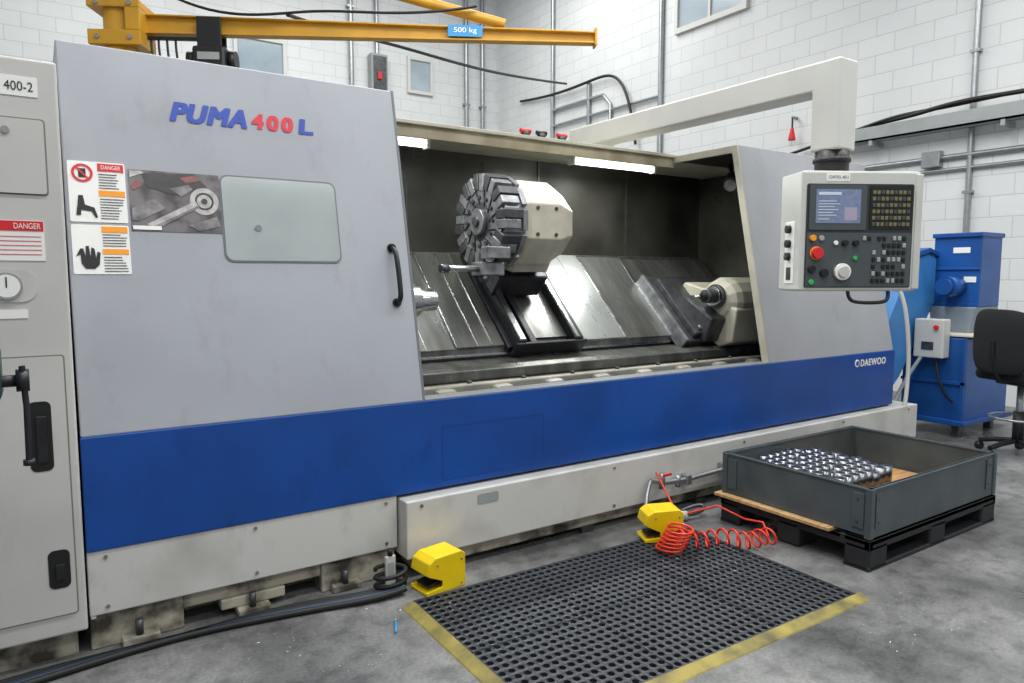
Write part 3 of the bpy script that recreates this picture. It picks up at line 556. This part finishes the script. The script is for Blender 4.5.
# red coil hose
r=root('coiled_air_hose',(2.9,2.45,.02))
pts=[]
path=[Vector((2.62,2.42,.078)),Vector((2.74,2.35,.078)),Vector((2.86,2.29,.075)),Vector((2.98,2.23,.062)),Vector((3.09,2.21,.06))]
turns=10; n=turns*14
for k in range(n+1):
    t=k/n*(len(path)-1); i=min(int(t),len(path)-2); u=t-i; p=path[i].lerp(path[i+1],u); d=(path[i+1]-path[i]); d.z=0; d.normalize(); s=Vector((-d.y,d.x,0)); a=2*math.pi*turns*k/n
    rr=.043+.009*math.sin(k*.35); pts.append(p+s*rr*math.cos(a)+Vector((0,0,1))*rr*math.sin(a)*.9)
pts=[(2.84,2.80,.30),(2.83,2.72,.22),(2.74,2.5,.10)]+pts
pts+= [(3.13,2.30,.10),(3.14,2.42,.08),(3.10,2.58,.12),(2.99,2.70,.06)]
tube(r,'coil',pts,.0058,RED,res=2)
pts=[]
for k in range(90): a=k*.45; pts.append((2.56+.055*math.cos(a)+.0006*k,2.43+.07*math.sin(a)-.0004*k,.034+.0013*k))
tube(r,'coil_heap',pts,.0058,RED,res=2)
r=root('air_supply_pipe',(3.1,2.85,.2))
tube(r,'pipe',[(2.84,2.84,.24),(2.95,2.84,.21),(3.15,2.84,.20),(3.65,2.84,.22)],.014,ALU); tube(r,'elbow',[(2.84,2.84,.24),(2.80,2.83,.18),(2.76,2.80,.12),(2.74,2.77,.05)],.012,ALU,'N')
boxes(r,'clamps',[(3.12,3.16,2.82,2.88,.17,.23),(3.45,3.49,2.82,2.88,.19,.25)],ALU,.005); cyl(r,'valve',(2.93,2.84,.18),(2.93,2.84,.27),.018,TURD); box(r,'valve_lever',2.90,2.97,2.80,2.81,.26,.275,LRED,.003); cyl(r,'regulator',(3.06,2.84,.17),(3.06,2.84,.24),.016,ALU)
cyl(r,'coupling',(2.90,2.80,.03),(3.03,2.74,.03),.027,WHITE); tube(r,'grey_hose',[(3.0,2.75,.03),(3.12,2.72,.03),(3.22,2.74,.06),(3.16,2.79,.06),(3.05,2.81,.03)],.012,TURB,'N')
# cables on floor
r=root('floor_cable',(.6,2.9,0))
for k in range(4):
    o_=k*.022; tube(r,'cable_%d'%k,[(-.35,2.86-o_,.014),(.0,2.91-o_,.014),(.35,2.87+o_*.5,.014),(.7,2.92-o_,.014),(1.0,2.87-o_,.014),(1.15,2.82-o_,.02),(1.28,2.80-o_*.6,.03)],.013,RUBBER if k!=2 else mat('cable_blue','#1d2f4a',.5),'N')
tube(r,'cable_coil',[(1.24+.07*math.cos(a),2.83+.05*math.sin(a),.02+.006*a) for a in [k*.4 for k in range(40)]],.01,RUBBER)
r=root('cable_connector',(1.25,2.86,0)); box(r,'plug',1.23,1.28,2.86,2.877,.0,.15,WHITE,.006); cyl(r,'gland',(1.255,2.868,.15),(1.255,2.868,.18),.012,BLACK); box(r,'plug_label',1.24,1.27,2.858,2.86,.05,.12,TRAYM)
r=root('metal_swarf',(1,2.6,0)); chips(r,60,lambda:U_(.5,1.2),lambda:U_(2.3,2.78),.002,.002,.007)
r=root('metal_swarf',(2.9,1.4,0)); chips(r,30,lambda:U_(2.6,3.2),lambda:U_(1.2,1.58),.002,.002,.005)
r=root('ballpoint_pen',(1.12,2.52,0)); cyl(r,'barrel',(1.10,2.47,.006),(1.14,2.56,.006),.005,BLUEL); cyl(r,'tip',(1.14,2.56,.006),(1.147,2.576,.006),.004,LWH,r2=.001)

# ------------------------------------------------------------ pallet + bin
r=root('plastic_pallet',(3.85,2.2,0))
x0,x1,y0,y1=3.20,4.50,1.76,2.64
boxes(r,'deck',[(x0,x1,y0+k*.147,y0+k*.147+.13,.125,.15) for k in range(6)]+[(x0,x1,y0,y0+.03,.10,.15),(x0,x1,y1-.03,y1,.10,.15),(x0,x0+.03,y0,y1,.10,.15),(x1-.03,x1,y0,y1,.10,.15)],PALL,.004)
boxes(r,'feet',[(a,a+.16,b,b+.13,0,.125) for a in (x0+.0,(x0+x1)/2-.08,x1-.16) for b in (y0,(y0+y1)/2-.065,y1-.13)],PALL,.012)
boxes(r,'runners',[(x0,x1,b,b+.13,0,.02) for b in (y0,y1-.13)],PALL,.003)
r=root('steel_bin',(3.85,2.2,.15)); z0,z1=.152,.40
box(r,'ply_base',3.165,4.48,1.95,2.66,.151,.166,WOODP)
boxes(r,'walls',[(3.21,4.49,1.77,1.785,.155,z1),(3.21,4.49,2.615,2.63,.155,z1),(3.21,3.225,1.785,2.615,.167,z1),(4.475,4.49,1.785,2.615,.155,z1)],BIN,.003)
boxes(r,'rim',[(3.205,4.495,1.765,1.79,z1-.012,z1),(3.205,4.495,2.61,2.635,z1-.012,z1),(3.205,3.23,1.765,2.635,z1-.012,z1),(4.47,4.495,1.765,2.635,z1-.012,z1)],BIN,.003)
boxes(r,'corner_posts',[(3.202,3.235,1.762,1.795,.155,z1),(4.465,4.498,1.762,1.795,.155,z1),(3.202,3.235,2.605,2.638,.167,z1),(4.465,4.498,2.605,2.638,.155,z1)],BIN,.004)
boxes(r,'hinge_plates',[(3.203,3.209,1.80,1.86,.2,.37),(3.203,3.209,2.54,2.6,.2,.37),(3.25,3.3,1.764,1.769,.2,.37),(4.38,4.44,1.764,1.769,.2,.37)],BIN,.002)
cyls(r,'rivets',[((3.199,1.83,z),(3.204,1.83,z),.005) for z in (.23,.34)]+[((3.275,1.759,z),(3.275,1.765,z),.005) for z in (.23,.34)]+[((4.41,1.759,z),(4.41,1.765,z),.005) for z in (.23,.34)],TURB,12)
box(r,'wood_sheet',3.24,4.46,1.80,2.60,.168,.185,WOOD)
cs=[];hs=[]
for i in range(10):
    for j in range(9):
        x=3.26+i*.062+(j%2)*.031; y=2.03+j*.0635; h=.365 if (i*3+j)%7 else .345
        cs.append(((x,y,.186),(x,y,.27),.0295)); cs.append(((x,y,.272),(x,y,h),.0295)); hs.append(((x,y,h+.0005),(x,y,h+.0012),.015))
cyls(r,'machined_parts',cs,mat('part_steel','#8f9296',.28,metal=1,var=.3,scale=20),20); cyls(r,'part_bores',hs,LBLK,14)

# ------------------------------------------------------------ chip conveyor
r=root('chip_conveyor',(6.9,3.2,0))
box(r,'head_box',6.9,7.3,2.93,3.33,1.12,1.76,CBLUE,.012); box(r,'head_lid',6.88,7.32,2.92,3.34,1.74,1.78,CBLUE,.006)
boxes(r,'head_ribs',[(6.885,6.9,2.93,3.33,1.45,1.47),(6.885,6.9,2.93,3.33,1.12,1.15)],CBLUE,.003)
box(r,'base_box',6.62,7.45,2.88,3.42,.12,.86,CBLUE,.012); box(r,'base_ledge',6.55,7.5,2.84,3.48,.10,.14,CBLUE,.004)
boxes(r,'base_rails',[(6.6,6.62,2.88,3.42,.45,.48),(6.6,6.62,2.88,2.91,.12,.86)],CBLUE,.003)
boxes(r,'legs',[(6.6,6.66,2.9,2.96,0,.12),(6.6,6.66,3.36,3.42,0,.12),(7.2,7.26,2.9,2.96,0,.12)],TURB)
prism(r,'neck','X',[(2.98,.88),(2.93,1.12),(3.33,1.12),(3.30,.88)],6.86,7.3,mat('conveyor_grey','#7d8894',.5),.01)
prism(r,'incline_chute','Y',[(5.66,.16),(5.9,.16),(6.35,.5),(6.9,1.15),(6.9,1.56),(6.76,1.60),(6.58,1.56),(6.40,1.42),(6.05,.9),(5.85,.56),(5.66,.46)],3.30,3.76,LBLUE,.012)
prism(r,'chute_flange','Y',[(6.36,1.40),(6.56,1.57),(6.76,1.61),(6.9,1.57),(6.9,1.61),(6.74,1.65),(6.53,1.61),(6.31,1.42)],3.28,3.78,CBLUE,.004)
cyl(r,'motor',(6.7,3.12,1.3),(6.9,3.12,1.3),.09,CBLUE,32); cyl(r,'motor_cap',(6.66,3.12,1.3),(6.7,3.12,1.3),.07,CBLUE,32)
box(r,'makers_badge',6.894,6.9,3.02,3.16,1.60,1.65,LWH); box(r,'warning_badge',6.894,6.9,2.96,3.06,1.34,1.39,LWH)
box(r,'switch_box',6.50,6.62,3.02,3.27,.68,1.02,PEND,.01); cyl(r,'switch_knob',(6.48,3.08,.95),(6.50,3.08,.95),.02,LRED); boxes(r,'switch_plate',[(6.495,6.5,3.1,3.2,.75,.82)],TURB)
box(r,'shelf',6.62,7.4,2.80,3.3,.87,.89,mat('shelf_cream','#c8c3b0',.5),.004)
tube(r,'supply_cable',[(6.56,3.1,.68),(6.5,3.05,.4),(6.58,2.95,.3)],.012,BLACK,'N')
tube(r,'hydraulic_hose',[(6.5,3.2,.68),(6.42,3.3,.45),(6.3,3.35,.2),(6.0,3.2,.03),(5.9,3.1,.02)],.016,TRAYM,'N')

# ------------------------------------------------------------ chair
cx,cy=6.30,2.34
r=root('office_chair',(cx,cy,0))
frame(Matrix.Translation((cx,cy,0))@Matrix.Rotation(math.radians(72),4,'Z'))
for k in range(5):
    a=2*math.pi*k/5+.3; e=(.27*math.cos(a),.27*math.sin(a)); 
    tube(r,'base_arm_%d'%k,[(0,0,.12),(e[0]*.6,e[1]*.6,.10),(e[0],e[1],.075)],.02,BLACK)
    cyl(r,'caster_%d'%k,(e[0]-.02,e[1],.03),(e[0]+.02,e[1],.03),.03,BLACK,16)
cyl(r,'gas_lift',(0,0,.10),(0,0,.60),.025,ALU); cyl(r,'lift_sleeve',(0,0,.10),(0,0,.35),.04,BLACK); tube(r,'foot_ring',[(.2*math.cos(k*.5236),.2*math.sin(k*.5236),.3) for k in range(12)],.01,ALU,cyc=True)
box(r,'seat_plate',-.12,.12,-.12,.12,.56,.59,BLACK,.01)
def cushion(nm,x0,x1,y0,y1,z0,z1):
    ob=box(r,nm,x0,x1,y0,y1,z0,z1,CHAIR,.04); ob.modifiers['bevel'].segments=5; return ob
cushion('seat',-.23,.23,-.22,.22,.59,.68)
tube(r,'back_stem',[(0,.12,.58),(0,.25,.59),(0,.31,.7),(0,.31,.9)],.018,BLACK,'N')
V=[];F=[];nx_,nz_=9,7
for s in (0,1):
    for i in range(nx_):
        for j in range(nz_):
            u=i/(nx_-1)*2-1; v=j/(nz_-1)*2-1; x=.24*u*(1-.12*v**4); z=.90+.25*v*(1-.14*u**4); yy=.27-.05*u*u*1.0+ (.035*s*(1-.6*max(abs(u),abs(v))**4)) 
            V.append((x,yy,z))
g=lambda s,i,j:s*nx_*nz_+i*nz_+j
for i in range(nx_-1):
    for j in range(nz_-1):
        F.append((g(0,i,j),g(0,i+1,j),g(0,i+1,j+1),g(0,i,j+1))); F.append((g(1,i,j),g(1,i,j+1),g(1,i+1,j+1),g(1,i+1,j)))
for i in range(nx_-1): F+=[(g(0,i,0),g(1,i,0),g(1,i+1,0),g(0,i+1,0)),(g(0,i,nz_-1),g(0,i+1,nz_-1),g(1,i+1,nz_-1),g(1,i,nz_-1))]
for j in range(nz_-1): F+=[(g(0,0,j),g(0,0,j+1),g(1,0,j+1),g(1,0,j)),(g(0,nx_-1,j),g(1,nx_-1,j),g(1,nx_-1,j+1),g(0,nx_-1,j+1))]
ob=mesh(r,'backrest',V,F,CHAIR,smooth=True); sb=ob.modifiers.new('sub','SUBSURF'); sb.levels=2; sb.render_levels=2
frame()

# ------------------------------------------------------------ lights
def area(n,loc,sx,sy,e,rot=(0,0,0),col=(1,1,1)):
    a=bpy.data.lights.new(n,'AREA'); a.shape='RECTANGLE'; a.size=sx; a.size_y=sy; a.energy=e; a.color=col
    o=bpy.data.objects.new(n,a); COL.objects.link(o); o.location=loc; o.rotation_euler=rot
NC=(.99,1,.98)
area('ceiling_light_1',(2.0,1.2,5.2),5,.5,150,col=NC); area('ceiling_light_2',(2.0,-2.0,5.2),6,.8,150,col=NC)
area('ceiling_light_3',(3.0,3.6,5.6),5,.5,220,col=NC); area('ceiling_light_4',(3.5,9.5,7.4),8,3,540,col=NC); area('ceiling_light_5',(6.5,1.0,5.6),3,.8,110,col=NC)
w=bpy.data.worlds.new('world'); SC.world=w; w.use_nodes=True; bg=w.node_tree.nodes['Background']; bg.inputs[0].default_value=(.93,.96,1,1); bg.inputs[1].default_value=.46

# ------------------------------------------------------------ camera
f=710;psi=math.radians(33.7);t=math.atan(66/710)
Fw=Vector((math.sin(psi)*math.cos(t),math.cos(psi)*math.cos(t),-math.sin(t))); R=Vector((math.cos(psi),-math.sin(psi),0)); U=R.cross(Fw)
cam=bpy.data.cameras.new('camera'); cam.sensor_width=36; cam.lens=f/1024*36; cam.clip_start=.05
co=bpy.data.objects.new('camera',cam); COL.objects.link(co)
co.matrix_world=Matrix(((R.x,U.x,-Fw.x,0),(R.y,U.y,-Fw.y,0),(R.z,U.z,-Fw.z,1.4),(0,0,0,1)))
SC.camera=co
